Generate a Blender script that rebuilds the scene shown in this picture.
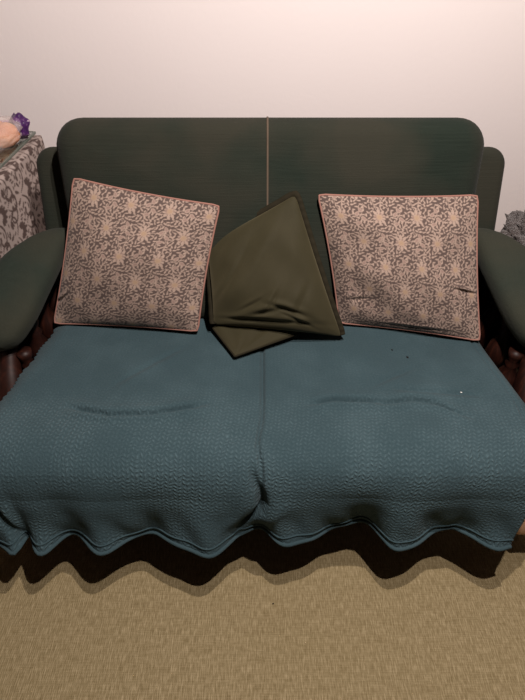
import bpy, bmesh, math, random
import numpy as np
from mathutils import Vector, Matrix, noise

random.seed(4)
for o in list(bpy.data.objects):
    bpy.data.objects.remove(o)
S = bpy.context.scene
COL = S.collection
PI = math.pi

# ------------------------------------------------------------------ camera
cam_d = bpy.data.cameras.new('camera')
cam = bpy.data.objects.new('camera', cam_d)
COL.objects.link(cam)
cam.location = (0, 0, 1.457)
cam.rotation_euler = (math.radians(50), 0, 0)
cam_d.sensor_fit = 'VERTICAL'
cam_d.sensor_height = 24.0
cam_d.lens = 24.0 * 526 / 700
cam_d.clip_start = 0.02
S.camera = cam

# ------------------------------------------------------------------ world, lamps, exposure
w = bpy.data.worlds.new('world')
S.world = w
w.use_nodes = True
w.node_tree.nodes['Background'].inputs[0].default_value = (1.0, 0.9, 0.82, 1)
w.node_tree.nodes['Background'].inputs[1].default_value = 0.0


def lamp(name, loc, power, radius, col):
    d = bpy.data.lights.new(name, 'SPOT')       # downward cone chosen to keep direct light off the ceiling, lowering the fill
    d.spot_size = math.radians(164)
    d.spot_blend = 0.25
    d.energy = power
    d.shadow_soft_size = radius
    d.color = col
    o = bpy.data.objects.new(name, d)
    o.location = loc
    COL.objects.link(o)


lamp('ceiling_bulb', (0.26, 0.65, 2.28), 60, 0.016, (1.0, 0.885, 0.825))
lamp('ceiling_bulb', (0.32, 0.36, 2.28), 60, 0.016, (1.0, 0.885, 0.825))
S.view_settings.view_transform = 'Standard'
S.view_settings.look = 'None'
S.view_settings.gamma = 1
S.view_settings.exposure = 0.85


# ------------------------------------------------------------------ helpers
def tag(o, label=None, cat=None, group=None, kind=None):
    for k, v in (('label', label), ('category', cat), ('group', group), ('kind', kind)):
        if v:
            o[k] = v
    return o


def empty(name, loc, label, cat, group=None):
    o = bpy.data.objects.new(name, None)
    o.location = loc
    o.empty_display_size = 0.05
    COL.objects.link(o)
    return tag(o, label, cat, group)


def mesh_obj(name, verts, faces, m, parent=None, smooth=True, col=None, uv=None):
    """verts in WORLD coordinates; parent is an un-rotated Empty or mesh at some location"""
    me = bpy.data.meshes.new(name)
    V = np.asarray(verts, dtype=float)
    base = Vector((0, 0, 0))
    p = parent
    while p is not None:
        base += p.location
        p = p.parent
    if parent is None:
        c = V.mean(axis=0)
        base = Vector((c[0], c[1], V[:, 2].min()))
    V = V - np.array(base)
    me.from_pydata([tuple(v) for v in V], [], [tuple(int(i) for i in f) for f in faces])
    me.validate()
    if smooth:
        me.polygons.foreach_set('use_smooth', [True] * len(me.polygons))
    if col is not None:
        a = me.color_attributes.new('pattern', 'FLOAT_COLOR', 'POINT')
        a.data.foreach_set('color', np.asarray(col, dtype=np.float32).ravel())
    if uv is not None:
        uvl = me.uv_layers.new(name='UVMap')
        li = np.zeros(len(me.loops), dtype=np.int32)
        me.loops.foreach_get('vertex_index', li)
        uvl.data.foreach_set('uv', np.asarray(uv, dtype=np.float32)[li].ravel())
    me.materials.append(m)
    o = bpy.data.objects.new(name, me)
    COL.objects.link(o)
    if parent is not None:
        o.parent = parent
    else:
        o.location = base
    return o


def grid_faces(nr, nc, closed=False, off=0, flip=False):
    F = []
    cc = nc if closed else nc - 1
    for i in range(nr - 1):
        for j in range(cc):
            k = (j + 1) % nc
            f = (off + i * nc + j, off + i * nc + k, off + (i + 1) * nc + k, off + (i + 1) * nc + j)
            F.append(f[::-1] if flip else f)
    return F


def fix_normals(o):
    bm = bmesh.new()
    bm.from_mesh(o.data)
    bmesh.ops.recalc_face_normals(bm, faces=bm.faces)
    bm.to_mesh(o.data)
    bm.free()
    return o


def catmull(P, n):
    P = np.asarray(P, dtype=float)
    m = len(P)
    out = []
    for t in np.linspace(0, m - 1, n):
        i = min(int(t), m - 2)
        f = t - i
        p0 = P[max(i - 1, 0)]
        p1 = P[i]
        p2 = P[i + 1]
        p3 = P[min(i + 2, m - 1)]
        out.append(0.5 * ((2 * p1) + (-p0 + p2) * f + (2 * p0 - 5 * p1 + 4 * p2 - p3) * f * f + (-p0 + 3 * p1 - 3 * p2 + p3) * f ** 3))
    return np.array(out)


def tube(path, radii, n=12, flat=1.0):
    path = np.asarray(path, dtype=float)
    m = len(path)
    if np.isscalar(radii):
        radii = [radii] * m
    V = []
    up = Vector((0, 0, 1))
    prev = None
    for i in range(m):
        t = Vector(path[min(i + 1, m - 1)] - path[max(i - 1, 0)]).normalized()
        if prev is None:
            a = up if abs(t.dot(up)) < 0.9 else Vector((1, 0, 0))
            prev = (a - t * a.dot(t)).normalized()
        else:
            prev = (prev - t * prev.dot(t)).normalized()
        b = t.cross(prev)
        for k in range(n):
            th = 2 * PI * k / n
            V.append(Vector(path[i]) + (prev * math.cos(th) + b * math.sin(th) * flat) * radii[i])
    F = grid_faces(m, n, True)
    F.append(tuple(range(n))[::-1])
    F.append(tuple((m - 1) * n + k for k in range(n)))
    return V, F


def merge(parts):
    V, F = [], []
    for v, f in parts:
        o = len(V)
        V += list(v)
        F += [tuple(i + o for i in q) for q in f]
    return V, F


def lathe(profile, c, n=20):
    V = []
    for (r, z) in profile:
        for k in range(n):
            th = 2 * PI * k / n
            V.append((c[0] + r * math.cos(th), c[1] + r * math.sin(th), c[2] + z))
    m = len(profile)
    F = grid_faces(m, n, True)
    F.append(tuple(range(n))[::-1])
    F.append(tuple((m - 1) * n + k for k in range(n)))
    return V, F


def rrect(w, h, rt, rb, nc=8, ns=14):
    """rounded rectangle outline centred, rt top radius, rb bottom radius"""
    P = []
    cs = [(w / 2 - rt, h / 2 - rt, rt, 0), (-w / 2 + rt, h / 2 - rt, rt, PI / 2), (-w / 2 + rb, -h / 2 + rb, rb, PI), (w / 2 - rb, -h / 2 + rb, rb, 1.5 * PI)]
    for q in range(4):
        cx, cy, r, a0 = cs[q]
        arc = [(cx + r * math.cos(a0 + PI / 2 * k / nc), cy + r * math.sin(a0 + PI / 2 * k / nc)) for k in range(nc + 1)]
        P += arc
        nx, ny, nr, na = cs[(q + 1) % 4]
        e = (nx + nr * math.cos(na), ny + nr * math.sin(na))
        s = arc[-1]
        for k in range(1, ns):
            P.append((s[0] + (e[0] - s[0]) * k / ns, s[1] + (e[1] - s[1]) * k / ns))
    return np.array(P)


def slab(w, h, T, rt, rb, re, bulge, M, nin=12, back_bulge=0.0):
    """upholstered slab: outline in local x,z, thickness along local y (front is -y). M: Matrix to world"""
    rings = []
    ne = 7
    for side in (-1, 1):
        seq = []
        for j in range(ne + 1):
            a = PI / 2 * j / ne
            ins = re * (1 - math.sin(a))
            yy = T / 2 - re + re * math.cos(a)
            seq.append((rrect(w - 2 * ins, h - 2 * ins, max(rt - ins, 0.003), max(rb - ins, 0.003)), yy))
        # seq from flat face edge (a=0: ins=re, y=T/2) to outline (a=90)
        inner = seq[0][0]
        b = bulge if side < 0 else back_bulge
        full = []
        for q in range(nin, 0, -1):
            s = 1 - q / nin
            s = max(s, 0.01)
            full.append((inner * s, T / 2 + b * (1 - s ** 2.6)))
        full += seq
        full = [(p, side * y) for p, y in full]
        rings.append(full)
    allr = rings[0] + rings[1][::-1]
    n = len(allr[0][0])
    V = []
    for p, y in allr:
        for (a, c) in p:
            V.append(M @ Vector((a, y, c)))
    F = grid_faces(len(allr), n, True)
    F.append(tuple(range(n))[::-1])
    F.append(tuple((len(allr) - 1) * n + k for k in range(n)))
    return V, F


def box(c, s, bev=0.004):
    M = Matrix.Translation(Vector(c))
    bm = bmesh.new()
    bmesh.ops.create_cube(bm, size=1, matrix=M @ Matrix.Diagonal((*s, 1)))
    if bev:
        bmesh.ops.bevel(bm, geom=list(bm.edges), offset=bev, segments=3, profile=0.5, affect='EDGES')
    bm.verts.index_update()
    V = [v.co.copy() for v in bm.verts]
    F = [tuple(v.index for v in f.verts) for f in bm.faces]
    bm.free()
    return V, F


# ------------------------------------------------------------------ materials
class Mat:
    def __init__(s, name, rough=0.8, sheen=0.0, spec=0.3):
        s.m = bpy.data.materials.new(name)
        s.m.use_nodes = True
        s.t = s.m.node_tree
        s.b = s.t.nodes['Principled BSDF']
        s.b.inputs['Roughness'].default_value = rough
        s.b.inputs['Specular IOR Level'].default_value = spec
        if sheen:
            s.b.inputs['Sheen Weight'].default_value = sheen
            s.b.inputs['Sheen Roughness'].default_value = 0.5

    def n(s, typ, **kw):
        nd = s.t.nodes.new(typ)
        for k, v in kw.items():
            setattr(nd, k, v)
        return nd

    def link(s, a, b):
        s.t.links.new(a, b)

    def coord(s, which='Object', scale=(1, 1, 1)):
        tc = s.n('ShaderNodeTexCoord')
        mp = s.n('ShaderNodeMapping')
        mp.inputs['Scale'].default_value = scale
        s.link(tc.outputs[which], mp.inputs[0])
        return mp.outputs[0]

    def noise(s, vec, scale, detail=3, rough=0.5, dist=0.0):
        nd = s.n('ShaderNodeTexNoise')
        nd.inputs['Scale'].default_value = scale
        nd.inputs['Detail'].default_value = detail
        nd.inputs['Roughness'].default_value = rough
        nd.inputs['Distortion'].default_value = dist
        s.link(vec, nd.inputs['Vector'])
        return nd.outputs[0]

    def ramp(s, fac, stops):
        r = s.n('ShaderNodeValToRGB')
        e = r.color_ramp.elements
        while len(e) < len(stops):
            e.new(0.5)
        for i, (p, c) in enumerate(stops):
            e[i].position = p
            e[i].color = (*c, 1)
        s.link(fac, r.inputs[0])
        return r.outputs[0]

    def mix(s, fac, a, b, mode='MIX'):
        x = s.n('ShaderNodeMix', data_type='RGBA', blend_type=mode)
        for sock, v in ((x.inputs[0], fac), (x.inputs[6], a), (x.inputs[7], b)):
            if isinstance(v, (int, float)):
                sock.default_value = v
            elif isinstance(v, tuple):
                sock.default_value = (*v, 1)
            else:
                s.link(v, sock)
        return x.outputs[2]

    def math(s, op, a, b=None, c=None):
        x = s.n('ShaderNodeMath', operation=op)
        for i, v in enumerate((a, b, c)):
            if v is None:
                continue
            if isinstance(v, (int, float)):
                x.inputs[i].default_value = v
            else:
                s.link(v, x.inputs[i])
        return x.outputs[0]

    def bump(s, h, strength, dist=0.01):
        b = s.n('ShaderNodeBump')
        b.inputs['Strength'].default_value = strength
        b.inputs['Distance'].default_value = dist
        s.link(h, b.inputs['Height'])
        s.link(b.outputs[0], s.b.inputs['Normal'])

    def col(s, c):
        if isinstance(c, tuple):
            s.b.inputs['Base Color'].default_value = (*c, 1)
        else:
            s.link(c, s.b.inputs['Base Color'])


def plain(name, c, rough=0.6, spec=0.4, amp=0.12, scale=30, bumpd=0.0):
    M = Mat(name, rough, 0, spec)
    v = M.coord()
    f = M.noise(v, scale, 4)
    M.col(M.mix(f, tuple(x * (1 - amp) for x in c), tuple(min(1, x * (1 + amp)) for x in c)))
    if bumpd:
        M.bump(f, 0.5, bumpd)
    return M.m


def mat_wall():
    M = Mat('painted_plaster', 0.9, 0, 0.2)
    v = M.coord()
    f = M.noise(v, 2.0, 4)
    M.col(M.mix(f, (0.775, 0.715, 0.71), (0.81, 0.75, 0.745)))
    M.bump(M.noise(v, 60, 5), 0.12, 0.004)
    return M.m


def mat_carpet():
    M = Mat('woven_carpet', 0.95, 0.0, 0.1)
    v1 = M.coord('Object', (330, 45, 1))
    v2 = M.coord('Object', (30, 260, 1))
    v3 = M.coord('Object', (1, 1, 1))
    a = M.noise(v1, 1.0, 3, 0.6)
    b = M.noise(v2, 1.0, 2, 0.6)
    c = M.noise(v3, 3.0, 4)
    base = M.ramp(a, [(0.30, (0.165, 0.122, 0.058)), (0.5, (0.270, 0.212, 0.115)), (0.70, (0.46, 0.375, 0.23))])
    base = M.mix(0.28, base, M.ramp(b, [(0.35, (0.17, 0.130, 0.066)), (0.65, (0.37, 0.30, 0.185))]))
    base = M.mix(M.math('MULTIPLY', c, 0.35), base, (0.235, 0.182, 0.088))
    M.col(base)
    w1 = M.n('ShaderNodeTexWave', wave_type='BANDS', bands_direction='X')
    w1.inputs['Scale'].default_value = 60
    M.link(v3, w1.inputs['Vector'])
    w2 = M.n('ShaderNodeTexWave', wave_type='BANDS', bands_direction='Y')
    w2.inputs['Scale'].default_value = 60
    M.link(v3, w2.inputs['Vector'])
    h = M.math('ADD', M.math('MULTIPLY', w1.outputs[1], w2.outputs[1]), a)
    M.bump(h, 0.5, 0.0025)
    return M.m


def mat_upholstery(name, dark, mid, brown, streak=True):
    M = Mat(name, 0.95, 0.04, 0.05)
    v = M.coord('Object', (6, 60, 190) if streak else (60, 60, 60))
    vv = M.coord()
    a = M.noise(v, 1.0, 4, 0.65)
    b = M.noise(vv, 3.2, 3, 0.5)
    f = M.noise(vv, 260, 2)
    c = M.mix(a, dark, mid)
    c = M.mix(M.ramp(b, [(0.36, (0, 0, 0)), (0.60, (0.75, 0.75, 0.75))]), c, brown)
    c = M.mix(0.25, c, M.mix(f, dark, mid))
    M.col(c)
    M.bump(M.math('ADD', a, M.math('MULTIPLY', f, 0.4)), 0.55, 0.003)
    return M.m


def mat_fleece():
    M = Mat('chevron_fleece', 1.0, 0.05, 0.02)
    tc = M.n('ShaderNodeTexCoord')
    wob = M.n('ShaderNodeTexNoise')
    wob.inputs['Scale'].default_value = 30
    wob.inputs['Detail'].default_value = 4
    M.link(tc.outputs['UV'], wob.inputs['Vector'])
    sx = M.n('ShaderNodeSeparateXYZ')
    M.link(tc.outputs['UV'], sx.inputs[0])
    u = M.math('ADD', sx.outputs[0], M.math('MULTIPLY', wob.outputs[0], 0.016))
    v = M.math('ADD', sx.outputs[1], M.math('MULTIPLY', wob.outputs[0], 0.022))
    per = 0.020
    tri = M.math('PINGPONG', u, per / 2)                # 0..per/2
    ph = M.math('MULTIPLY', M.math('ADD', v, M.math('MULTIPLY', tri, 0.62)), 2 * PI / 0.0105)
    st = M.math('SINE', ph)
    st = M.math('MULTIPLY_ADD', st, 0.5, 0.5)
    # gaps between the tufts at each turn of the zigzag
    gp = M.math('SINE', M.math('MULTIPLY', u, 2 * PI / (per / 2)))
    gp = M.math('MULTIPLY_ADD', gp, 0.42, 0.58)
    tuft = M.math('MULTIPLY', st, gp)
    vv = M.coord()
    f = M.noise(vv, 230, 4, 0.75)
    rub = M.noise(vv, 7, 3)
    amp = M.ramp(rub, [(0.36, (0.25, 0.25, 0.25)), (0.62, (1, 1, 1))])
    # pile pressed flat where people sit, upright on the drape
    fr = M.n('ShaderNodeMapRange', interpolation_type='SMOOTHSTEP')
    M.link(sx.outputs[1], fr.inputs[0])
    for i_, q_ in ((1, 0.30), (2, 0.52), (3, 0.22), (4, 1.0)):
        fr.inputs[i_].default_value = q_
    fz = M.ramp(M.noise(vv, 75, 3, 0.7), [(0.30, (0.25, 0.25, 0.25)), (0.6, (1, 1, 1))])
    tuft2 = M.math('MULTIPLY', M.math('MULTIPLY', M.math('MULTIPLY', tuft, amp), fr.outputs[0]), fz)
    cc = M.mix(M.math('MULTIPLY', tuft2, 1.0), (0.025, 0.052, 0.062), (0.084, 0.142, 0.162))
    cc = M.mix(M.ramp(rub, [(0.42, (0, 0, 0)), (0.75, (0.35, 0.35, 0.35))]), cc, (0.064, 0.110, 0.127))
    cc = M.mix(M.math('MULTIPLY', f, 0.35), cc, (0.112, 0.152, 0.170))
    M.col(cc)
    M.bump(M.math('ADD', tuft2, M.math('MULTIPLY', f, 0.9)), 0.9, 0.0036)
    return M.m


def mat_pattern(name, rough=0.9, sheen=0.1, weave=500):
    M = Mat(name, rough, sheen, 0.1)
    at = M.n('ShaderNodeVertexColor', layer_name='pattern')
    v = M.coord()
    f = M.noise(v, weave, 2)
    M.col(M.mix(M.math('MULTIPLY', f, 0.20), at.outputs[0], (0.25, 0.18, 0.155)))
    M.bump(f, 0.3, 0.001)
    return M.m


def mat_velvet():
    M = Mat('olive_velvet', 0.75, 0.35, 0.15)
    M.b.inputs['Sheen Tint'].default_value = (0.55, 0.48, 0.30, 1)
    v = M.coord('Object', (40, 40, 40))
    a = M.noise(v, 0.4, 4, 0.6)
    f = M.noise(M.coord(), 500, 2)
    c = M.mix(a, (0.023, 0.0215, 0.010), (0.040, 0.036, 0.018))
    M.col(M.mix(0.3, c, M.mix(f, (0.022, 0.018, 0.009), (0.05, 0.041, 0.022))))
    M.bump(f, 0.25, 0.001)
    return M.m


def mat_wood():
    M = Mat('mahogany_stained_wood', 0.5, 0, 0.25)
    v = M.coord('Object', (18, 18, 3))
    a = M.noise(v, 2.0, 5, 0.6, 1.5)
    M.col(M.ramp(a, [(0.3, (0.009, 0.003, 0.002)), (0.55, (0.022, 0.006, 0.0035)), (0.8, (0.055, 0.016, 0.008))]))
    return M.m


WALL = mat_wall()
CARPET = mat_carpet()
DIM = plain('bounce_dimmed_plaster', (0.20, 0.165, 0.15), 0.9, 0.2)  # unseen walls and ceiling, darkened to cut their bounce light
BACK = mat_upholstery('green_ribbed_chenille', (0.0095, 0.0145, 0.0112), (0.022, 0.030, 0.0235), (0.040, 0.035, 0.026))
ARM = mat_upholstery('green_worn_chenille', (0.016, 0.023, 0.018), (0.028, 0.037, 0.030), (0.042, 0.039, 0.028), False)
WELT = plain('brown_worn_welt', (0.10, 0.075, 0.055), 0.9, 0.1)
FLEECE = mat_fleece()
FLORAL = mat_pattern('floral_print_cotton')
DAMASK = mat_pattern('damask_print_cloth', 0.85, 0.0, 300)
PIPING = plain('dusty_rose_piping', (0.30, 0.155, 0.125), 0.85, 0.1)
VELVET = mat_velvet()
VTRIM = plain('dark_olive_trim', (0.020, 0.017, 0.010), 0.85, 0.1)
WOOD = mat_wood()
PALEWOOD = plain('lamplit_varnished_wood', (0.42, 0.25, 0.15), 0.4, 0.4)  # frame wood with lamplight on the rail end put into a paler colour
BLACK = plain('dark_lining_and_shade', (0.012, 0.010, 0.009), 0.95, 0.1)  # seat box lining, and the painted shade behind the arm spindles

# ------------------------------------------------------------------ room shell
def struct(name, V, F, m):
    o = mesh_obj(name, V, F, m, smooth=False)
    o['kind'] = 'structure'
    return o


XL, XR, YF, YB, ZC = -2.6, 2.9, -4.2, 2.06, 2.75
struct('floor', *box(((XL + XR) / 2, (YF + YB) / 2, -0.05), (XR - XL + 0.2, YB - YF + 0.2, 0.1), 0), CARPET)
struct('wall_back', *box(((XL + XR) / 2, YB + 0.05, ZC / 2), (XR - XL + 0.2, 0.1, ZC), 0), WALL)
struct('wall_left', *box((XL - 0.05, (YF + YB) / 2, ZC / 2), (0.1, YB - YF, ZC), 0), DIM)
struct('wall_right', *box((XR + 0.05, (YF + YB) / 2, ZC / 2), (0.1, YB - YF, ZC), 0), DIM)
struct('wall_front', *box(((XL + XR) / 2, YF - 0.05, ZC / 2), (XR - XL + 0.2, 0.1, ZC), 0), DIM)
struct('ceiling', *box(((XL + XR) / 2, (YF + YB) / 2, ZC + 0.05), (XR - XL + 0.2, YB - YF + 0.2, 0.1), 0), DIM)
BOARD = plain('baseboard_paint', (0.62, 0.52, 0.47), 0.5, 0.4, 0.03)
struct('baseboard_back', *box(((XL + XR) / 2, YB - 0.008, 0.04), (XR - XL, 0.016, 0.08), 0.003), BOARD)

# ------------------------------------------------------------------ sofa
CX = 0.022
sofa = empty('sofa', (CX, 1.2, 0), 'dark green two-seat sofa with dark wooden arm frames, standing against the wall', 'sofa')
REC = math.radians(-19)


def lean(cx, y, z):
    return Matrix.Translation((cx, y, z)) @ Matrix.Rotation(REC, 4, 'X')


# back frame behind the cushions (its ends show as wings)
V, F = slab(1.435, 0.60, 0.10, 0.055, 0.02, 0.028, 0.0, lean(CX + 0.003, 1.545, 0.612))
fix_normals(mesh_obj('back_frame', V, F, BACK, sofa))
# backrest
V, F = slab(1.225, 0.595, 0.15, 0.085, 0.05, 0.066, 0.016, lean(CX, 1.468, 0.722), back_bulge=-0.0)
V2 = []
for v in V:                                     # slight dip along the seam and a narrower foot
    v = Vector(v)
    k = (v.z - 0.45) / 0.55
    v.x = CX + (v.x - CX) * (0.955 + 0.045 * min(1, max(0, k)))
    v.y += 0.010 * math.exp(-((v.x - CX + 0.008) / 0.018) ** 2) * max(0, min(1, (k + 0.1)))
    v.z -= 0.003 * math.exp(-((v.x - CX + 0.008) / 0.015) ** 2)
    V2.append(v)
backrest = fix_normals(mesh_obj('backrest', V2, F, BACK, sofa))
# welt on the middle seam, following the front of the backrest
ML = lean(CX, 1.468, 0.722)
pts = []
re, T, h = 0.066, 0.15, 0.595
for k in range(10):                             # over the top edge
    a = PI / 2 * k / 9
    pts.append((0, -(T / 2 - re + re * math.sin(a)), h / 2 - re + re * math.cos(a)))
for k in range(1, 16):
    z = (h / 2 - re) - 0.24 * k / 15
    s = abs(z) / (h / 2 - re)
    pts.append((0, -(T / 2 + 0.016 * (1 - s ** 2.6)), z))
W = []
for p in pts:
    q = ML @ Vector(p)
    W.append((CX - 0.008, q.y + 0.0065, q.z - 0.002))
V, F = tube(W, 0.0032, 8)
mesh_obj('seam_welt', V, F, WELT, sofa)

# seat cushions (under the throw) and seat box
for s in (-1, 1):
    M = Matrix.Translation((CX - 0.02 + s * 0.302, 1.105, 0.365)) @ Matrix.Rotation(PI / 2, 4, 'X')
    V, F = slab(0.595, 0.52, 0.14, 0.04, 0.04, 0.045, 0.0, M)
    fix_normals(mesh_obj('seat_cushion', V, F, BACK, sofa))
V, F = box((CX, 1.13, 0.235), (1.24, 0.52, 0.11), 0.01)
mesh_obj('seat_box', V, F, BLACK, sofa)


def arm_pad(s):
    # centre (|x|, y, z), half width, half height
    secs = [((0.640, 1.475, 0.680), 0.030, 0.028),
            ((0.648, 1.445, 0.680), 0.045, 0.038),
            ((0.672, 1.40, 0.676), 0.062, 0.044),
            ((0.700, 1.33, 0.658), 0.084, 0.046),
            ((0.709, 1.25, 0.628), 0.077, 0.046),
            ((0.726, 1.18, 0.594), 0.076, 0.045),
            ((0.740, 1.135, 0.566), 0.068, 0.042),
            ((0.746, 1.108, 0.550), 0.052, 0.034),
            ((0.748, 1.094, 0.542), 0.026, 0.017)]
    data = np.array([[*c, a, b] for c, a, b in secs])
    R = catmull(data, 44)
    n = 40
    V = []
    for i, r in enumerate(R):
        d = R[min(i + 1, len(R) - 1)][:3] - R[max(i - 1, 0)][:3]
        t = Vector((0, d[1], d[2])).normalized()
        up = Vector((0, -t.z, t.y))
        if up.z < 0:
            up = -up
        for k in range(n):
            th = 2 * PI * k / n
            c, q = math.cos(th), math.sin(th)
            e = 0.62
            a = math.copysign(abs(c) ** e, c) * r[3]
            b = math.copysign(abs(q) ** 0.75, q) * r[4]
            V.append(Vector((CX + s * (r[0] + a), r[1], r[2])) + up * b)
    F = grid_faces(len(R), n, True)
    F.append(tuple(range(n)))
    F.append(tuple((len(R) - 1) * n + k for k in range(n)))
    return V, F


SP = [(0.020, 0), (0.022, 0.02), (0.014, 0.035), (0.020, 0.05), (0.013, 0.065), (0.017, 0.09), (0.030, 0.125), (0.036, 0.155),
      (0.030, 0.19), (0.016, 0.225), (0.021, 0.24), (0.013, 0.255), (0.020, 0.275), (0.022, 0.30)]
for s in (-1, 1):
    V, F = arm_pad(s)
    fix_normals(mesh_obj('armrest', V, F, ARM, sofa))
    # wooden rail right under the pad
    path = catmull([(CX + s * 0.69, 1.44, 0.610), (CX + s * 0.715, 1.33, 0.588), (CX + s * 0.735, 1.20, 0.535), (CX + s * 0.74, 1.14, 0.505)], 18)
    V, F = tube(path, 0.024, 12)
    mesh_obj('arm_rail', V, F, WOOD, sofa)
    # curved front post from the arm down to the scroll foot
    path = catmull([(CX + s * 0.74, 1.145, 0.495), (CX + s * 0.738, 1.10, 0.44), (CX + s * 0.735, 1.05, 0.36), (CX + s * 0.735, 0.99, 0.29),
                    (CX + s * 0.735, 0.94, 0.22), (CX + s * 0.735, 0.92, 0.14), (CX + s * 0.735, 0.91, 0.06), (CX + s * 0.735, 0.90, 0.0)], 40)
    rr = np.interp(np.linspace(0, 1, 40), [0, 0.1, 0.22, 0.35, 0.5, 0.65, 0.8, 0.9, 1], [0.024, 0.028, 0.042, 0.050, 0.040, 0.032, 0.036, 0.030, 0.034])
    V, F = tube(path, rr, 20)
    mesh_obj('front_post', V, F, WOOD, sofa)
    # side rail
    V, F = box((CX + s * 0.705, 1.165, 0.225), (0.045, 0.67, 0.10), 0.012)
    mesh_obj('side_rail', V, F, WOOD, sofa)
    # scroll at the front end of the side rail
    V, F = tube([(CX + s * 0.668, 0.815, 0.165), (CX + s * 0.678, 0.815, 0.165), (CX + s * 0.735, 0.815, 0.165), (CX + s * 0.745, 0.815, 0.165)], [0.030, 0.042, 0.042, 0.030], 24)
    mesh_obj('rail_scroll', V, F, PALEWOOD, sofa)
    for (yy, zt) in ((1.14, 0.225), (1.235, 0.275), (1.33, 0.32), (1.425, 0.35)):
        k = zt / 0.30
        V, F = lathe([(r, z * k) for r, z in SP], (CX + s * 0.70, yy, 0.272), 18)
        mesh_obj('spindle', V, F, WOOD, sofa)
    # dark panel added to stand in for the shade behind the spindles
    V, F = box((CX + s * 0.752, 1.315, 0.385), (0.012, 0.33, 0.33), 0.003)
    mesh_obj('shade_panel', V, F, BLACK, sofa)
    # rear leg
    V, F = lathe([(0.028, 0), (0.034, 0.03), (0.024, 0.06), (0.03, 0.12), (0.03, 0.20)], (CX + s * 0.68, 1.49, 0), 18)
    mesh_obj('leg', V, F, WOOD, sofa)

# ------------------------------------------------------------------ throw over the seat
NU, NV = 520, 440
u = np.linspace(0, 1, NU)
v = np.linspace(0, 1, NV)
prof = catmull([(1.37, 0.462), (1.25, 0.464), (1.12, 0.466), (1.00, 0.466), (0.90, 0.463), (0.835, 0.455), (0.786, 0.432), (0.756, 0.392), (0.743, 0.34), (0.743, 0.29), (0.748, 0.245), (0.752, 0.205)], NV * 3)
seg = np.r_[0, np.cumsum(np.hypot(*np.diff(prof, axis=0).T))]
L = seg[-1]
py = np.interp(v * L, seg, prof[:, 0])
pz = np.interp(v * L, seg, prof[:, 1])
xl = np.interp(py + (0.45 - pz) * 0.6 * 0, [0.735, 0.76, 0.80, 0.87, 0.97, 1.10, 1.27, 1.37], [-0.715, -0.72, -0.725, -0.715, -0.690, -0.668, -0.645, -0.63])
xr = np.interp(pz, [0.205, 0.27, 0.35, 0.42], [0.632, 0.640, 0.655, 0.675])
xr = np.where(pz > 0.43, np.interp(py, [0.80, 0.87, 0.97, 1.10, 1.27, 1.37], [0.675, 0.69, 0.690, 0.665, 0.645, 0.63]), xr)
X = xl[:, None] + (xr - xl)[:, None] * u[None, :]
Y = np.repeat(py[:, None], NU, 1)
Z = np.repeat(pz[:, None], NU, 1)
# normals of the profile in the YZ plane (pointing up / to the front)
ty = np.gradient(py)
tz = np.gradient(pz)
ln = np.hypot(ty, tz)
ny, nz = tz / ln, -ty / ln
ny, nz = ny[:, None], nz[:, None]
G = lambda d, s: np.exp(-(d / s) ** 2)
# hem line: measured folds (x, y at the hem)
HEM = np.array([(-0.80, 0.735), (-0.74, 0.715), (-0.69, 0.722), (-0.650, 0.700), (-0.618, 0.672), (-0.600, 0.73), (-0.576, 0.692), (-0.548, 0.678), (-0.490, 0.747), (-0.41, 0.684), (-0.307, 0.747), (-0.238, 0.718),
                (-0.130, 0.684), (-0.05, 0.745), (-0.001, 0.755), (0.07, 0.702), (0.196, 0.761), (0.275, 0.773), (0.305, 0.740), (0.350, 0.694),
                (0.484, 0.757), (0.52, 0.742), (0.593, 0.691), (0.632, 0.700)])
xs = np.linspace(-0.8, 0.64, 1200)
hc = catmull(HEM, 2400)
hc = hc[np.argsort(hc[:, 0])]
hy = np.interp(xs, hc[:, 0], hc[:, 1])
ker = G(np.linspace(-0.035, 0.035, 59), 0.010)
ker /= ker.sum()
hp = np.pad(hy, 29, mode='edge')
hy = np.convolve(hp, ker, mode='valid')
hy = 0.722 + (hy - 0.72) * 0.98
lowness = np.clip((0.44 - Z) / (0.44 - 0.205), 0, 1)
wgt = lowness ** 2.1
drift = 0.02 * np.sin(X * 7) * (1 - lowness)
Hy = np.interp(X + drift, xs, hy)
Y = Y * (1 - wgt) + (Hy + (Y - 0.752) * 0.5) * wgt
Z = Z + wgt * 0.008
# two cushion crowns, sinking at the middle seam
d = np.zeros_like(X)
mid = 0.0 - 0.012 * G(Y - 0.84, 0.05)
top = np.clip((Z - 0.36) / 0.06, 0, 1)
xa = np.abs(X - mid)
d += 0.012 * (1 - G(xa, 0.16)) * top
d -= 0.009 * G(xa, 0.0055) * top
# crease opening toward the front edge
cz = np.interp(Z, [0.20, 0.26, 0.285, 0.31, 0.335, 0.37, 0.42, 0.46], [-0.07, -0.052, -0.030, -0.010, 0.000, -0.004, -0.022, -0.03])
front = np.clip((0.455 - Z) / 0.04, 0, 1)
dep = np.interp(Z, [0.20, 0.235, 0.27, 0.31, 0.35, 0.40, 0.45], [0, 0.006, 0.026, 0.032, 0.030, 0.016, 0.004])
d -= dep * G(X - cz, 0.011) * front
d += 0.012 * G(X - cz - 0.035, 0.03) * G(Z - 0.30, 0.05) * front
d += 0.012 * G(X - cz + 0.04, 0.03) * G(Z - 0.31, 0.06) * front
fx = np.interp(Z, [0.20, 0.30, 0.40, 0.46], [-0.603, -0.640, -0.690, -0.73])
d -= 0.022 * G(X - fx, 0.012) * np.clip((0.44 - Z) / 0.12, 0, 1)
# vertical soft folds on the drape
d += 0.006 * np.sin(X * 38 + 1.2) * G(Z - 0.27, 0.05)
d += 0.004 * np.sin(X * 71 + 0.4 + Z * 20) * G(Z - 0.25, 0.05)
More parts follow.
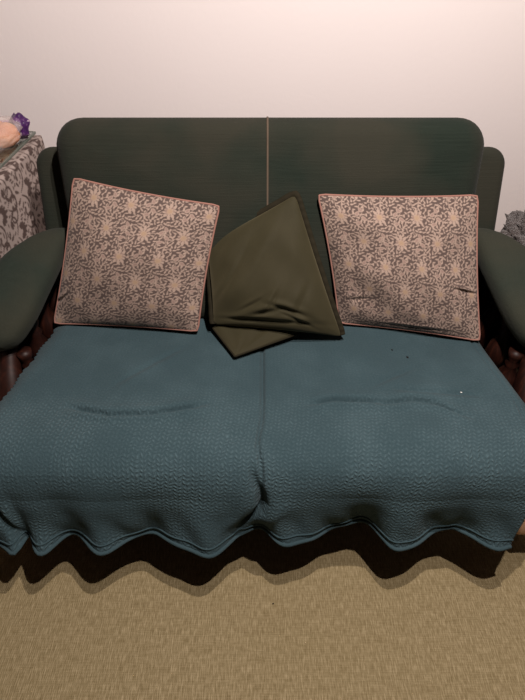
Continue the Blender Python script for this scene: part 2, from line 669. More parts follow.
# long pinch folds on the seat
def fold(xp, yp, x0, x1, depth, wdt):
    global d
    yy = np.interp(X, xp, yp)
    e = np.clip((X - x0) / 0.07, 0, 1) * np.clip((x1 - X) / 0.09, 0, 1)
    e = e * e * (3 - 2 * e)
    t = (Y - yy)
    on = (Z > 0.40)
    d -= on * e * depth * 1.7 * G(t, wdt)
    d += on * e * depth * 0.9 * G(t + wdt * 2.2, wdt * 1.8)
    d += on * e * depth * 0.5 * G(t - wdt * 2.6, wdt * 2.2)


fold([-0.52, -0.482, -0.387, -0.287, -0.175, -0.12], [0.948, 0.937, 0.914, 0.919, 0.945, 0.96], -0.52, -0.12, 0.0075, 0.0070)
fold([0.09, 0.121, 0.185, 0.299, 0.34], [0.953, 0.960, 0.971, 0.963, 0.955], 0.10, 0.35, 0.0080, 0.0070)
fold([0.28, 0.308, 0.389, 0.449, 0.511, 0.56], [0.945, 0.954, 0.967, 0.956, 0.915, 0.90], 0.28, 0.55, 0.0070, 0.0070)
fold([0.34, 0.46, 0.60], [1.006, 1.000, 0.982], 0.33, 0.60, 0.0042, 0.0080)
fold([0.28, 0.43], [1.010, 1.096], 0.27, 0.45, 0.0030, 0.010)
fold([-0.42, -0.30, -0.20], [1.00, 1.12, 1.20], -0.42, -0.2, 0.0022, 0.012)
# gentle rumples
rng = np.random.RandomState(3)
for _ in range(26):
    kx, ky = rng.uniform(-30, 30), rng.uniform(-30, 30)
    d += 0.0006 * np.sin(kx * X + ky * (Y - Z) + rng.uniform(0, 6))
# long edge line along the right side of the seat
xe = np.repeat((xr - 0.030)[:, None], NU, 1)
d -= 0.006 * G(X - xe, 0.004) * (Z > 0.43)
Y = Y + ny * -1 * -d if False else Y + ny * d
Z = Z + nz * d
# edges droop a little at the sides
side = np.clip((X - (xr[:, None] - 0.035)) / 0.035, 0, 1) ** 2 + np.clip(((xl[:, None] + 0.05) - X) / 0.05, 0, 1) ** 2
Z = Z - 0.016 * side * (Z > 0.40)
jit = 0.0022 * np.sin(np.linspace(0, 290, NV) + 4 * np.sin(np.linspace(0, 31, NV))) + 0.003 * np.sin(np.linspace(0, 47, NV) + 1)
ew = np.clip(1 - u / 0.02, 0, 1)
X = X + jit[:, None] * ew[None, :]
X += 0.0
VV = np.stack([X, Y, Z], -1).reshape(-1, 3)
UV = np.stack([np.repeat(u[None, :] * 1.37, NV, 0), np.repeat(v[:, None] * L, NU, 1)], -1).reshape(-1, 2)
throw = mesh_obj('throw_blanket', VV, grid_faces(NV, NU, flip=True), FLEECE, uv=UV)
tag(throw, 'teal chevron-textured fleece throw spread over the sofa seat and hanging down its front', 'throw blanket')
md = throw.modifiers.new('thickness', 'SOLIDIFY')
md.thickness = 0.006
md.offset = -1
HX = np.stack([X, Y, Z], -1)
# turned hem: a rounded edge and the stitched ridge a little above it
for row, r, nm in ((NV - 1, 0.0052, 'hem'), (NV - 12, 0.0022, 'hem_stitching')):
    pth = HX[row, ::3] + np.array([0, -0.001, 0])
    V, F = tube(pth, r, 8)
    mesh_obj(nm, V, F, FLEECE, throw, uv=np.zeros((len(V), 2)) + 0.01)


# ------------------------------------------------------------------ printed patterns
class Tile:
    """small periodic drawing board used for printed cloth; value layers in metres"""
    def __init__(s, w, h, res):
        s.w, s.h, s.res = w, h, res
        s.nx, s.ny = int(round(w / res)), int(round(h / res))
        gx, gy = np.meshgrid((np.arange(s.nx) + 0.5) * res, (np.arange(s.ny) + 0.5) * res)
        s.gx, s.gy = gx, gy
        s.L = {}

    def layer(s, n):
        if n not in s.L:
            s.L[n] = np.zeros((s.ny, s.nx))
        return s.L[n]

    def wrap(s, x, y):
        dx = (s.gx - x + s.w / 2) % s.w - s.w / 2
        dy = (s.gy - y + s.h / 2) % s.h - s.h / 2
        return dx, dy

    def put(s, n, sd):
        a = np.clip(0.5 - sd / s.res, 0, 1)
        s.L[n] = np.maximum(s.layer(n), a)

    def ellipse(s, n, x, y, a, b, th):
        dx, dy = s.wrap(x, y)
        c, q = math.cos(th), math.sin(th)
        p, r = dx * c + dy * q, -dx * q + dy * c
        t = np.clip(p / a, -1, 1)
        wdt = b * np.sqrt(1 - t * t) * (1 - 0.35 * t)
        s.put(n, np.where(np.abs(p) < a, np.abs(r) - wdt, 1))

    def stroke(s, n, pts, wds):
        for (x, y), wd in zip(pts, wds):
            dx, dy = s.wrap(x, y)
            s.put(n, np.hypot(dx, dy) - wd)

    def sample(s, n, x, y):
        fx = (x / s.res - 0.5) % s.nx
        fy = (y / s.res - 0.5) % s.ny
        ix, iy = fx.astype(int), fy.astype(int)
        ax, ay = fx - ix, fy - iy
        jx, jy = (ix + 1) % s.nx, (iy + 1) % s.ny
        ix %= s.nx
        iy %= s.ny
        A = s.L[n]
        return A[iy, ix] * (1 - ax) * (1 - ay) + A[iy, jx] * ax * (1 - ay) + A[jy, ix] * (1 - ax) * ay + A[jy, jx] * ax * ay


def curve(x, y, th, length, bend, n=24, bend2=0.0):
    P = [(x, y)]
    for i in range(n):
        th += (bend + bend2 * i / n) * length / n
        x += math.cos(th) * length / n
        y += math.sin(th) * length / n
        P.append((x, y))
    return P


def floral_tile():
    T = Tile(0.108, 0.160, 0.0007)
    rnd = random.Random(11)
    fl = [(0.027, 0.040), (0.081, 0.120)]
    for (x, y) in fl:
        # ragged blossom of pointed petals, a tan heart, small dark gaps
        for k in range(10):
            th = 2 * PI * k / 10 + PI / 2
            rl = 0.0195 + 0.0040 * math.cos(2 * th) * -1 + 0.0015 * math.sin(k * 2.3)
            T.ellipse('cream', x + math.cos(th) * rl * 0.55, y + math.sin(th) * rl * 0.55, rl * 0.62, 0.0056, th)
        for k in range(12):
            th = 2 * PI * k / 12
            T.ellipse('tan', x + math.cos(th) * 0.0062, y + math.sin(th) * 0.0062, 0.0056, 0.0011, th)
        T.ellipse('tan', x, y, 0.0065, 0.0055, 0)
        for k in range(9):
            th = rnd.uniform(0, 6.28)
            T.ellipse('mauve', x + math.cos(th) * 0.012, y + math.sin(th) * 0.012, 0.0045, 0.0016, th + rnd.uniform(-0.5, 0.5))
        for k in range(10):
            th = 2 * PI * (k + 0.5) / 10 + PI / 2
            T.ellipse('dark', x + math.cos(th) * 0.0135, y + math.sin(th) * 0.0135, 0.0040, 0.0008, th)
        for sg in (-1, 1):
            P = curve(x, y + 0.014, PI / 2 + sg * 0.6, 0.085, -sg * 16, 60)
            T.stroke('cream', P, [0.0009] * len(P))
            P = curve(x + sg * 0.013, y, (0 if sg > 0 else PI) + 0.5, 0.06, -14 * sg, 50)
            T.stroke('cream', P, [0.0009] * len(P))
    for (x, y) in ((0.081, 0.040), (0.027, 0.120)):
        for (ex, ey, th) in ((-0.007, 0.010, 0.9), (0.010, -0.006, -0.7), (0.003, 0.022, 2.0), (-0.006, -0.020, 0.3)):
            T.ellipse('cream', x + ex, y + ey, 0.0088, 0.0054, th)
            T.ellipse('mauve', x + ex, y + ey, 0.0068, 0.0036, th)
            T.ellipse('cream', x + ex, y + ey, 0.0060, 0.0007, th)
    pts = []
    tries = 0
    while tries < 6000:
        tries += 1
        x, y = rnd.uniform(0, T.w), rnd.uniform(0, T.h)
        ok = True
        lst = [(f[0], f[1], 0.0225) for f in fl] + [(p[0], p[1], 0.0088) for p in pts]
        lst += [(q[0] + e[0], q[1] + e[1], 0.009) for q in ((0.081, 0.040), (0.027, 0.120)) for e in ((-0.007, 0.010), (0.010, -0.006), (0.003, 0.022), (-0.006, -0.020))]
        for (a, b, r) in lst:
            dx = (x - a + T.w / 2) % T.w - T.w / 2
            dy = (y - b + T.h / 2) % T.h - T.h / 2
            if math.hypot(dx, dy) < r:
                ok = False
                break
        if ok:
            pts.append((x, y))
    for (x, y) in pts:
        th = rnd.uniform(0, PI)
        T.ellipse('cream', x, y, rnd.uniform(0.0042, 0.0062), rnd.uniform(0.0018, 0.0026), th)
        if rnd.random() < 0.6:
            P = curve(x, y, th + 0.6, 0.011, rnd.choice((-1, 1)) * 110, 12)
            T.stroke('cream', P, [0.0009] * len(P))
    return T


def floral_colour(T, x, y):
    base = np.array((0.078, 0.056, 0.050))
    cream = np.array((0.40, 0.300, 0.245))
    tan = np.array((0.34, 0.235, 0.155))
    mauve = np.array((0.25, 0.17, 0.145))
    c = base[None, :] * np.ones((len(x), 1))
    for n, k in (('cream', cream), ('mauve', mauve), ('tan', tan), ('dark', base)):
        a = T.sample(n, x, y)[:, None] * 0.88
        c = c * (1 - a) + k[None, :] * a
    return np.c_[c, np.ones(len(x))]


def damask_tile():
    W_, H_ = 0.20, 0.22
    T = Tile(W_, H_, 0.0016)

    def sp(x, y, th, L, b0, b1, w0, w1, leaf=True):
        """volute: a stroke that curls tighter and ends in a drop"""
        P = curve(x, y, th, L, b0, 70, b1)
        Wd = np.interp(np.linspace(0, 1, len(P)), [0, 0.25, 0.8, 1], [w0 * 0.4, w0, w1, w1 * 1.9])
        for mir in (0, 1):
            Q = [(W_ - a, b) if mir else (a, b) for a, b in P]
            T.stroke('ink', Q, Wd)

    def lf(x, y, a, b, th):
        for mir in (0, 1):
            T.ellipse('ink', W_ - x if mir else x, y, a, b, PI - th if mir else th)

    c = W_ / 2
    sp(c - 0.004, 0.012, 2.3, 0.135, -8, -62, 0.0042, 0.0036)
    sp(c - 0.004, 0.060, 2.7, 0.120, 14, 52, 0.0040, 0.0034)
    sp(c - 0.004, 0.125, 2.0, 0.150, 4, 58, 0.0044, 0.0036)
    sp(0.004, 0.020, 0.9, 0.120, -10, -60, 0.0040, 0.0034)
    sp(0.004, 0.110, 0.6, 0.115, 12, 62, 0.0040, 0.0034)
    for k, (ll, th) in enumerate(((0.030, 1.57), (0.027, 1.15), (0.024, 0.75), (0.020, 0.35), (0.016, 0.0))):
        lf(c + 0.012 * math.cos(th) + ll * 0.5 * math.cos(th), 0.175 + ll * 0.9 * math.sin(th), ll * 0.62, 0.0058, th + PI)
        lf(0.0 + 0.010 * math.cos(th) + ll * 0.5 * math.cos(th), 0.055 + ll * 0.9 * math.sin(th), ll * 0.60, 0.0056, th + PI)
    T.ellipse('ink', c, 0.205, 0.022, 0.007, PI / 2)
    T.ellipse('ink', 0, 0.085, 0.020, 0.007, PI / 2)
    lf(c - 0.016, 0.100, 0.015, 0.0052, 1.1)
    lf(c - 0.034, 0.118, 0.012, 0.0046, 0.6)
    lf(0.030, 0.190, 0.014, 0.0052, 0.5)
    lf(0.014, 0.205, 0.014, 0.0052, 1.2)
    lf(0.046, 0.012, 0.013, 0.0048, 2.6)
    rnd = random.Random(5)
    for q in range(1500):
        x, y = rnd.uniform(0.004, c - 0.004), rnd.uniform(0, H_)
        th = rnd.choice((1.2, 1.9, 2.6, 0.6)) + rnd.uniform(-0.3, 0.3)
        P = curve(x, y, th, rnd.uniform(0.012, 0.034), rnd.choice((-1, 1)) * rnd.uniform(25, 60), 16)
        if max(a for a, b in P) > c - 0.003 or min(a for a, b in P) < 0.003:
            continue
        A = T.layer('ink')
        if any(A[int((b + oy) / T.res) % T.ny, int((a + ox) / T.res) % T.nx] > 0.2 for a, b in P[::2] for ox in (-0.0045, 0, 0.0045) for oy in (-0.0045, 0, 0.0045)):
            continue
        for mir in (0, 1):
            T.stroke('ink', [(W_ - a, b) if mir else (a, b) for a, b in P], np.interp(np.linspace(0, 1, len(P)), [0, 0.35, 1], [0.0008, 0.0040, 0.0022]))
    return T


FT = floral_tile()


# ------------------------------------------------------------------ cushions
def cushion_surface(C, T, N, sag=0.0, pinch=0.04, wr=0.0015, seed=0, ex=0.70):
    TL, TR, BR, BL = [np.array(c) for c in C]
    a = np.linspace(-1, 1, N)
    a = np.sign(a) * (1 - (1 - np.abs(a)) ** 1.25)
    A, B = np.meshgrid(a, a)
    Ap = A * (1 - pinch * (1 - B ** 2))
    Bp = B * (1 - pinch * (1 - A ** 2))
    # round the tip of every corner
    m = np.clip((np.abs(Ap) + np.abs(Bp) - 1.90) / 0.10, 0, 1)
    Ap = Ap * (1 - 0.016 * m)
    Bp = Bp * (1 - 0.016 * m)
    s, t = (Ap + 1) / 2, (Bp + 1) / 2
    P = ((1 - s) * t)[..., None] * TL + (s * t)[..., None] * TR + (s * (1 - t))[..., None] * BR + ((1 - s) * (1 - t))[..., None] * BL
    n = np.cross(TR - BL, TL - BR)
    n /= np.linalg.norm(n)
    if n[1] > 0:
        n = -n
    h = T / 2 * (np.clip(1 - A ** 2, 0, 1) * np.clip(1 - B ** 2, 0, 1)) ** ex
    h = h * (1 + sag * -(B) * 0.35)
    rg = np.random.RandomState(seed)
    wv = np.zeros_like(A)
    for _ in range(22):
        wv += np.sin(rg.uniform(-9, 9) * A + rg.uniform(-9, 9) * B + rg.uniform(0, 6))
    edge = np.clip(1 - np.maximum(np.abs(A), np.abs(B)), 0, 0.3) / 0.3
    hf = h + wr * wv * 0.35 * edge
    return P, n, hf, h, A, B


def floral_cushion(C, T, label, seed, off, dents=()):
    N = 250
    P, n, hf, hb, A, B = cushion_surface(C, T, N, 0.3, 0.030, 0.0026, seed)
    for (a0, b0, sa, sb, dp, th) in dents:
        c, q = math.cos(th), math.sin(th)
        da, db = (A - a0) * c + (B - b0) * q, -(A - a0) * q + (B - b0) * c
        hf = hf - dp * np.exp(-(da / sa) ** 2 - (db / sb) ** 2) + dp * 0.8 * np.exp(-(da / sa) ** 2 - ((db - sb * 2) / (sb * 1.6)) ** 2)
    root = empty('throw_pillow', tuple(P.reshape(-1, 3).mean(0) * np.array([1, 1, 0]) + np.array([0, 0, min(c[2] for c in C)])), label, 'pillow')
    F1 = P + n * (hf[..., None] + 0.001)
    F2 = P - n * (hb[..., None] + 0.001)
    V = np.r_[F1.reshape(-1, 3), F2.reshape(-1, 3)]
    F = grid_faces(N, N) + grid_faces(N, N, off=N * N, flip=True)
    rim = [j for j in range(N)] + [i * N + N - 1 for i in range(1, N)] + [(N - 1) * N + j for j in range(N - 2, -1, -1)] + [i * N for i in range(N - 2, 0, -1)]
    for k in range(len(rim)):
        i, j = rim[k], rim[(k + 1) % len(rim)]
        F.append((j, i, i + N * N, j + N * N))
    wd = np.linalg.norm(np.array(C[1]) - np.array(C[0]))
    sx = (A.ravel() + 1) / 2 * wd + off[0]
    sy = (B.ravel() + 1) / 2 * 0.45 + off[1]
    colr = floral_colour(FT, sx, sy)
    colr = np.r_[colr, colr]
    fix_normals(mesh_obj('cover', V, F, FLORAL, root, col=colr))
    ring = [P.reshape(-1, 3)[k] for k in rim]
    Vp, Fp = [], []
    pts = ring[::2]
    cen = np.array(P.reshape(-1, 3).mean(0))
    pts = [p + (p - cen) * 0.006 for p in pts]
    m = len(pts)
    nn = 8
    for i in range(m):
        t = Vector(pts[(i + 1) % m] - pts[(i - 1) % m]).normalized()
        a = Vector(n)
        a = (a - t * a.dot(t)).normalized()
        b = t.cross(a)
        for k in range(nn):
            th = 2 * PI * k / nn
            Vp.append(Vector(pts[i]) + (a * math.cos(th) + b * math.sin(th)) * 0.0028)
    for i in range(m):
        for k in range(nn):
            Fp.append((i * nn + k, i * nn + (k + 1) % nn, ((i + 1) % m) * nn + (k + 1) % nn, ((i + 1) % m) * nn + k))
    mesh_obj('piping', Vp, Fp, PIPING, root)
    return root


# corners: top left, top right, bottom right, bottom left
floral_cushion([(-0.526, 1.430, 0.882), (-0.121, 1.390, 0.818), (-0.194, 1.240, 0.490), (-0.640, 1.290, 0.482)], 0.13,
               'floral pink and brown square pillow leaning on the backrest beside the left arm', 1, (0.012, 0.03),
               [(-0.93, -0.62, 0.12, 0.02, 0.006, 0.75)])
floral_cushion([(0.155, 1.397, 0.848), (0.606, 1.415, 0.838), (0.640, 1.205, 0.482), (0.235, 1.285, 0.488)], 0.13,
               'floral pink and brown square pillow leaning on the backrest beside the right arm', 5, (0.03, 0.055),
               [(0.80, -0.30, 0.18, 0.02, 0.007, -0.2), (-0.70, -0.55, 0.15, 0.03, 0.004, 0.2), (0.1, -0.93, 0.4, 0.02, 0.004, 0.0)])


def green_cushion():
    C = [(-0.165, 1.395, 0.700), (0.092, 1.400, 0.848), (0.232, 1.200, 0.500), (-0.145, 1.245, 0.512)]
    N = 150
    P, n, hf, hb, A, B = cushion_surface(C, 0.135, N, 0.5, 0.02, 0.003, 9, 0.5)
    # creases gathering at the folded foot
    for (a0, b0, sa, sb, dp, th) in ((-0.1, -0.66, 0.30, 0.045, 0.010, 0.25), (0.30, -0.60, 0.25, 0.04, 0.009, -0.35), (-0.35, -0.8, 0.3, 0.05, 0.008, 0.1),
                                     (0.0, -0.82, 0.6, 0.04, 0.008, 0.0), (-0.5, 0.1, 0.5, 0.05, 0.003, 0.9), (0.55, -0.5, 0.3, 0.05, 0.006, 0.9), (0.12, -0.45, 0.22, 0.03, 0.005, 0.9), (-0.25, -0.5, 0.22, 0.03, 0.005, 0.5), (0.42, -0.78, 0.2, 0.03, 0.006, -0.5), (0.2, 0.3, 0.6, 0.07, 0.002, 0.8)):
        c, q = math.cos(th), math.sin(th)
        da, db = (A - a0) * c + (B - b0) * q, -(A - a0) * q + (B - b0) * c
        hf = hf - dp * np.exp(-(da / sa) ** 2 - (db / sb) ** 2) + dp * 0.8 * np.exp(-(da / sa) ** 2 - ((db - sb * 1.8) / (sb * 1.4)) ** 2)
    root = empty('throw_pillow', (0.0, 1.28, 0.484), 'dark olive green velvet pillow with a folded-over corner, between the two floral pillows', 'pillow')
    F1 = P + n * (hf[..., None] + 0.001)
    F2 = P - n * (hb[..., None] * 0.8 + 0.001)
    V = np.r_[F1.reshape(-1, 3), F2.reshape(-1, 3)]
    F = grid_faces(N, N) + grid_faces(N, N, off=N * N, flip=True)
    rim = [j for j in range(N)] + [i * N + N - 1 for i in range(1, N)] + [(N - 1) * N + j for j in range(N - 2, -1, -1)] + [i * N for i in range(N - 2, 0, -1)]
    for k in range(len(rim)):
        i, j = rim[k], rim[(k + 1) % len(rim)]
        F.append((j, i, i + N * N, j + N * N))
    fix_normals(mesh_obj('cover', V, F, VELVET, root))
    # flat flange round the left, top and right edges, gathered along the right one
    R = P.reshape(-1, 3)
    seq = [(i * N, (-1, 0)) for i in range(0, N)] + [((N - 1) * N + j, (0, 1)) for j in range(0, N)] + [(i * N + N - 1, (1, 0)) for i in range(N - 1, -1, -1)]
    ex = (np.array(C[1]) - np.array(C[0]))
    ex /= np.linalg.norm(ex)
    ey = np.array(C[0]) - np.array(C[3])
    ey /= np.linalg.norm(ey)
    er = np.array(C[1]) - np.array(C[2])
    er /= np.linalg.norm(er)
    outR = np.cross(er, n)
    outR = outR if outR[0] > 0 else -outR
    outT = np.cross(ex, n)
    outT = outT if outT[2] > 0 else -outT
    outL = np.cross(ey, n)
    outL = outL if outL[0] < 0 else -outL
    rows = []
    M_ = len(seq)
    for k, (idx, sd) in enumerate(seq):
        wT = np.clip((k - (N - 8)) / 16.0, 0, 1)
        wR = np.clip((k - (2 * N - 8)) / 16.0, 0, 1)
        o = outL * (1 - wT) + outT * wT * (1 - wR) + outR * wR
        o = o / np.linalg.norm(o)
        p = R[idx]
        wav = 0.0008 * math.sin(k * 0.75) if k > 2 * N else 0.0006 * math.sin(k * 0.3)
        rows.append([p - o * 0.004 + n * 0.003, p + o * 0.008 + n * (0.003 + wav), p + o * 0.014 + n * (0.001 + wav * 1.5),
                     p + o * 0.014 + n * (-0.002 + wav * 1.5), p + o * 0.008 + n * (-0.001 + wav), p - o * 0.004 - n * 0.001])
    V = [q for r in rows for q in r]
    F = grid_faces(M_, 6, True)
    F.append((0, 1, 2, 3, 4, 5))
    F.append(tuple((M_ - 1) * 6 + k for k in range(6))[::-1])
    fix_normals(mesh_obj('flange', V, F, VTRIM, root))
    # corner folded forward, lying on the seat
    Pa, Pb, Pc = np.array((-0.150, 1.255, 0.0)), np.array((0.130, 1.240, 0.0)), np.array((-0.078, 1.128, 0.0))
    n1 = 46
    V, F = [], []
    for side in (1, -1):
        for i in range(n1):
            for j in range(n1):
                s, t = j / (n1 - 1), i / (n1 - 1)
                tt = 1 - (1 - t) * 0.985
                tt = 1 - t * 0.985
                p = (Pa * (1 - s) + Pb * s) * tt + Pc * (1 - tt)
                p[1] += 0.010 * math.sin(PI * s) * tt * (1 - tt) * 2
                ed = (max(0, 4 * s * (1 - s)) ** 0.35) * min(1, (1 - t) * 5 + 0.0)
                z0 = 0.484 + 0.005 * (1 - t)
                th = 0.0015 + (0.020 * (1 - t) ** 1.2 + 0.004) * ed
                wr = 0.0022 * math.sin(s * 17 + t * 3) * (1 - t) * ed + 0.0015 * math.sin(s * 31 - t * 5) * ed * (1 - t)
                z = z0 + (th + wr if side > 0 else -0.002)
                V.append((p[0], p[1], z))
    F = grid_faces(n1, n1) + grid_faces(n1, n1, off=n1 * n1, flip=True)
    rim = [j for j in range(n1)] + [i * n1 + n1 - 1 for i in range(1, n1)] + [(n1 - 1) * n1 + j for j in range(n1 - 2, -1, -1)] + [i * n1 for i in range(n1 - 2, 0, -1)]
    for k in range(len(rim)):
        i, j = rim[k], rim[(k + 1) % len(rim)]
        F.append((j, i, i + n1 * n1, j + n1 * n1))
    fix_normals(mesh_obj('folded_corner', V, F, VELVET, root))
    zz = 0.4865
    pth = [(*(Pa * (1 - k / 20) + Pc * (k / 20))[:2], zz + 0.004 * (1 - k / 20)) for k in range(20)] + [(*(Pc * (1 - k / 24) + Pb * (k / 24))[:2], zz + 0.004 * k / 24) for k in range(25)]
    V, F = tube(catmull(pth, 70), 0.0028, 8)
    mesh_obj('corner_trim', V, F, VTRIM, root)


green_cushion()

# ------------------------------------------------------------------ table at the left with patterned cloth, glass and a bag of rolls
TX0, TX1, TY0, TY1, TZ = -1.50, -0.800, 0.95, 1.985, 0.824
table = empty('side_table', ((TX0 + TX1) / 2, (TY0 + TY1) / 2, 0), 'tall square-edged table under the patterned cloth, left of the sofa', 'table')
V, F = box(((TX0 + TX1) / 2, (TY0 + TY1) / 2, TZ - 0.022), (TX1 - TX0 - 0.02, TY1 - TY0 - 0.02, 0.03), 0.004)
mesh_obj('tabletop', V, F, WOOD, table)
for x in (TX0 + 0.05, TX1 - 0.05):
    for y in (TY0 + 0.05, TY1 - 0.05):
        V, F = box((x, y, (TZ - 0.037) / 2), (0.05, 0.05, TZ - 0.037), 0.004)
        mesh_obj('leg', V, F, WOOD, table)

DT = damask_tile()
cw, ch = TX1 - TX0, TY1 - TY0
NR = 0
rows = []
uvr = []
drop = 0.70
nring = 620
base_out = rrect(cw, ch, 0.03, 0.03, 10, 145)
# equal-length resample of the outline
q = np.r_[base_out, base_out[:1]]
sl = np.r_[0, np.cumsum(np.hypot(*np.diff(q, axis=0).T))]
ss = np.linspace(0, sl[-1], nring, endpoint=False)
out0 = np.c_[np.interp(ss, sl, q[:, 0]), np.interp(ss, sl, q[:, 1])]
cx0, cy0 = (TX0 + TX1) / 2, (TY0 + TY1) / 2
VV, CCx, CCy = [], [], []
tops = list(np.linspace(0.0, 1.0, 90))
er = 0.012
for t in tops:
    s = 0.985 * t
    P = out0 * max(s, 0.002)
    for (a, b) in P:
        VV.append((cx0 + a, cy0 + b, TZ))
        CCx.append(b)
        CCy.append(a - cw / 2)
nd = 190
for k in range(nd):
    dd = 0.006 + drop * k / (nd - 1)
    for i, (a, b) in enumerate(out0):
        r = math.hypot(a, b)
        if dd < er * 1.57:
            an = dd / er
            oo = er * math.sin(an) - er
            z = TZ - er * (1 - math.cos(an))
        else:
            oo = 0.0
            z = TZ - er - (dd - er * 1.57)
        fold_ = 0.006 * min(1, dd / 0.5) * (math.sin(ss[i] * 16) - 0.6)
        nx_, ny_ = (1 if a > cw / 2 - 0.005 else -1 if a < -cw / 2 + 0.005 else 0), (1 if b > ch / 2 - 0.005 else -1 if b < -ch / 2 + 0.005 else 0)
        VV.append((cx0 + a + nx_ * (oo + fold_ * (dd > 0.05)), cy0 + b + ny_ * (oo + (fold_ * 0.5 if ny_ < 0 else 0)), z))
        CCx.append(b if abs(nx_) else a)
        CCy.append(-dd)
ink = DT.sample('ink', np.array(CCy) + 5.0, np.array(CCx) + 5.0)[:, None]
cA, cB = np.array((0.380, 0.315, 0.290)), np.array((0.072, 0.050, 0.046))
cc = cA * (1 - ink) + cB * ink
cc = np.c_[cc, np.ones(len(cc))]
F = grid_faces(len(tops) + nd, nring, True)
cloth = fix_normals(mesh_obj('tablecloth', VV, F, DAMASK, col=cc))
tag(cloth, 'greyish pink tablecloth with brown scroll print hanging beside the left end of the sofa', 'tablecloth')

GM = Mat('clear_glass', 0.03, 0, 0.5)
GM.b.inputs['Transmission Weight'].default_value = 1.0
GM.col((0.86, 0.95, 0.90))
gl = empty('glass_sheet', (cx0, cy0, TZ + 0.001), 'clear glass sheet with a grey-green edge lying on the patterned tablecloth', 'glass top')
V, F = box((cx0 - 0.012, cy0, TZ + 0.005), (cw - 0.052, ch - 0.004, 0.007), 0)
mesh_obj('pane', V, F, GM.m, gl, smooth=False)
GE = plain('polished_glass_edge', (0.115, 0.135, 0.115), 0.15, 0.6)
ox, oy = cw / 2 - 0.022, ch / 2 + 0.002
cxx = cx0 - 0.012
parts = [box((cxx + ox - 0.0, cy0, TZ + 0.005), (0.008, 2 * oy + 0.004, 0.009), 0.0015), box((cxx - ox, cy0, TZ + 0.005), (0.008, 2 * oy + 0.004, 0.009), 0.0015),
         box((cxx, cy0 + oy, TZ + 0.005), (2 * ox - 0.008, 0.008, 0.009), 0.0015), box((cxx, cy0 - oy, TZ + 0.005), (2 * ox - 0.008, 0.008, 0.009), 0.0015)]
V, F = merge(parts)
mesh_obj('polished_edge', V, F, GE, gl, smooth=False)

# bag with bread rolls
PL = Mat('clear_plastic_film', 0.12, 0, 0.5)
PL.b.inputs['Transmission Weight'].default_value = 0.0
PL.b.inputs['Alpha'].default_value = 0.30
PL.col((0.85, 0.72, 0.68))
f = PL.noise(PL.coord(), 40, 4)
PL.bump(f, 0.8, 0.006)
PUR = Mat('purple_printed_film', 0.25, 0, 0.5)
fp = PUR.noise(PUR.coord(), 55, 4)
PUR.col(PUR.ramp(fp, [(0.3, (0.030, 0.008, 0.055)), (0.55, (0.065, 0.018, 0.105)), (0.75, (0.30, 0.18, 0.30))]))
PUR.bump(fp, 0.6, 0.006)
LIL = plain('lilac_film', (0.42, 0.28, 0.38), 0.3, 0.5)
BG = (-0.912, 1.792)
ZG = TZ + 0.0105
BA = math.radians(65)                       # the bag lies slantwise on the glass


def turn(V):
    c_, s_ = math.cos(BA), math.sin(BA)
    return [(BG[0] + (p[0] - BG[0]) * c_ - (p[1] - BG[1]) * s_, BG[1] + (p[0] - BG[0]) * s_ + (p[1] - BG[1]) * c_, p[2]) for p in V]




def blob(c, r, n=28, amp=0.06, freq=3.0, seed=0.0, flat=True, rot=0.0, crease=0.0):
    V = []
    m = n
    for i in range(m + 1):
        ph = PI * i / m
        for j in range(2 * n):
            th = PI * j / n
            dx, dy, dz = math.sin(ph) * math.cos(th), math.sin(ph) * math.sin(th), math.cos(ph)
            k = 1 + amp * noise.noise(Vector((dx * freq + seed, dy * freq, dz * freq)))
            k -= crease * math.exp(-(dy / 0.12) ** 2) * max(0, dz)
            x, y, z = dx * r[0] * k, dy * r[1] * k, dz * r[2] * k
            if flat:
                z = max(z, -r[2] * 0.8)
            c_, s_ = math.cos(rot), math.sin(rot)
            V.append((c[0] + x * c_ - y * s_, c[1] + x * s_ + y * c_, c[2] + z))
    return V, grid_faces(m + 1, 2 * n, True)


BREAD = Mat('golden_bread_crust', 0.6, 0, 0.3)
fb = BREAD.noise(BREAD.coord(), 14, 4)
BREAD.col(BREAD.ramp(fb, [(0.3, (0.42, 0.12, 0.035)), (0.5, (0.62, 0.24, 0.09)), (0.7, (0.78, 0.42, 0.21))]))
for (dx, dy, lab) in ((0.055, -0.005, 'golden bread roll inside the clear bag, next to its purple end'),
                      (-0.060, -0.01, 'golden bread roll inside the clear bag at the left edge of the photo')):
    V, F = blob((BG[0] + dx, BG[1] + dy, ZG + 0.033), (0.054, 0.056, 0.041), 22, 0.08, 2.5, dx * 20, True, 0.2, 0.12)
    o = fix_normals(mesh_obj('bread_roll', turn(V), F, BREAD.m))
    tag(o, lab, 'bread roll', 'rolls in the clear bag')
bag = empty('bread_bag', (BG[0], BG[1], ZG), 'clear plastic bread bag with a purple printed end lying on the glass', 'bag')
V, F = blob((BG[0] + 0.0, BG[1], ZG + 0.042), (0.138, 0.074, 0.055), 34, 0.10, 5.0, 3.0)
fix_normals(mesh_obj('film', turn(V), F, PL.m, bag))
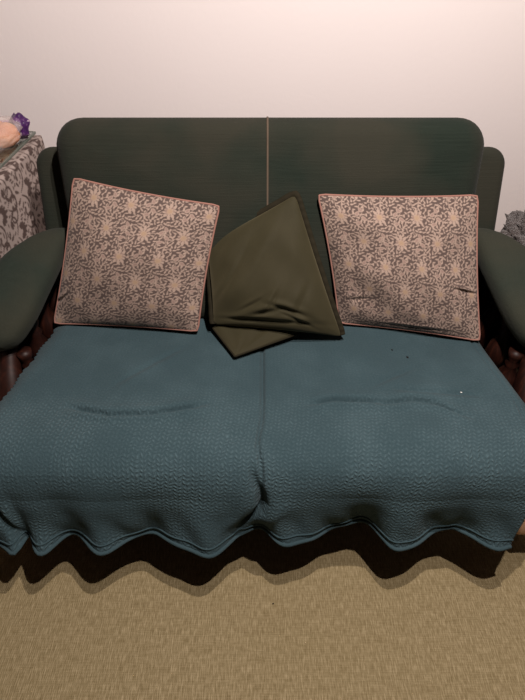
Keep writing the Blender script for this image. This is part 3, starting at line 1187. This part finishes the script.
# purple printed end: a flared, pleated collar of film standing up at the right end of the bag
V = []
nr, nc = 14, 40
for i in range(nr):
    t = i / (nr - 1)
    rx = 0.030 + 0.016 * t ** 0.8
    for j in range(nc):
        a = 2 * PI * j / nc
        pl = 1 + 0.10 * math.sin(7 * a + 1) * t
        yy = math.cos(a) * rx * 0.80 * pl
        zz = math.sin(a) * rx * 0.95 * pl
        V.append((BG[0] + 0.092 + 0.042 * t + 0.008 * math.sin(3 * a) * t, BG[1] - 0.018 + yy, max(ZG + 0.002, ZG + 0.040 + 0.004 * t + zz)))
F = grid_faces(nr, nc, True)
F.append(tuple((nr - 1) * nc + k for k in range(nc)))
mesh_obj('printed_end', turn(V), F, PUR.m, bag)
V, F = tube(catmull([(-1.10, 1.86, ZG + 0.064), (-1.0, 1.865, ZG + 0.068), (-0.90, 1.87, ZG + 0.068), (-0.805, 1.90, ZG + 0.062)], 24), 0.0035, 8, 2.0)
mesh_obj('heat_seal', V, F, LIL, bag)

# ------------------------------------------------------------------ stool with a heaped shaggy blanket at the right of the sofa
stool = empty('stool', (0.99, 1.56, 0), 'low wooden stool under the grey-brown shaggy blanket, right of the sofa', 'stool')
V, F = lathe([(0.02, 0.42), (0.15, 0.42), (0.165, 0.43), (0.165, 0.45), (0.15, 0.46), (0.02, 0.46)], (0.99, 1.56, 0), 32)
mesh_obj('seat', V, F, WOOD, stool)
for k in range(4):
    a = PI / 4 + PI / 2 * k
    V, F = tube([(0.99 + 0.11 * math.cos(a), 1.56 + 0.11 * math.sin(a), 0.42), (0.99 + 0.14 * math.cos(a), 1.56 + 0.14 * math.sin(a), 0.0)], 0.016, 12)
    mesh_obj('leg', V, F, WOOD, stool)

SH = Mat('shaggy_grey_brown_pile', 1.0, 0.3, 0.05)
v_ = SH.coord()
f1 = SH.noise(v_, 35, 4, 0.7)
f2 = SH.noise(v_, 180, 3, 0.7)
SH.col(SH.mix(f2, SH.ramp(f1, [(0.35, (0.016, 0.011, 0.010)), (0.65, (0.095, 0.070, 0.064))]), (0.075, 0.058, 0.053)))
SH.bump(SH.math('ADD', f1, f2), 1.0, 0.012)
V = []
n = 90
for i in range(n + 1):
    ph = PI * i / n
    for j in range(2 * n):
        th = PI * j / n
        dv = Vector((math.sin(ph) * math.cos(th), math.sin(ph) * math.sin(th), math.cos(ph)))
        k = 1 + 0.16 * noise.noise(dv * 3.0) + 0.10 * abs(noise.noise(dv * 9.0 + Vector((4, 0, 0)))) + 0.09 * noise.noise(dv * 22.0)
        x, y, z = dv.x * 0.190 * k, dv.y * 0.20 * k, dv.z * 0.140 * k
        V.append((0.99 + x, 1.56 + y, max(0.463, 0.560 + z)))
heap = fix_normals(mesh_obj('crumpled_blanket', V, grid_faces(n + 1, 2 * n, True), SH.m))
tag(heap, 'grey-brown shaggy blanket heaped up at the right edge, behind the sofa arm', 'blanket')
# small lighter fold lying on top of the heap is part of the same blanket

# ------------------------------------------------------------------ crumbs and lint
CR = plain('dark_crumb', (0.012, 0.010, 0.009), 0.8, 0.1)
LT = plain('white_lint', (0.75, 0.75, 0.72), 0.9, 0.1)


def on_throw(x, y):
    q = HX.reshape(-1, 3)
    q = q[q[:, 2] > 0.40]
    return q[np.argmin((q[:, 0] - x) ** 2 + (q[:, 1] - y) ** 2)][2]


for (x, y, m, r, lab) in ((0.376, 1.170, CR, 0.0022, 'tiny dark crumb on the throw, close to the foot of the right floral pillow'),
                          (0.414, 1.138, CR, 0.0028, 'tiny dark crumb on the throw, the one farther from the right floral pillow'),
                          (0.528, 0.998, LT, 0.0018, 'tiny white speck of lint on the right side of the throw')):
    z = on_throw(x, y) + r * 0.2
    V, F = blob((x, y, z), (r * 1.5, r, r * 0.6), 8, 0.3, 3.0, x * 9, False, x * 5)
    tag(fix_normals(mesh_obj('lint_speck' if m is LT else 'crumb', V, F, m)), lab, 'crumb' if m is CR else 'lint')
V, F = blob((0.029, 0.656, 0.0012), (0.0026, 0.0018, 0.0012), 8, 0.3, 3.0, 2.0, False, 0.4)
tag(fix_normals(mesh_obj('crumb', V, F, CR)), 'tiny dark crumb on the beige carpet in front of the throw', 'crumb')
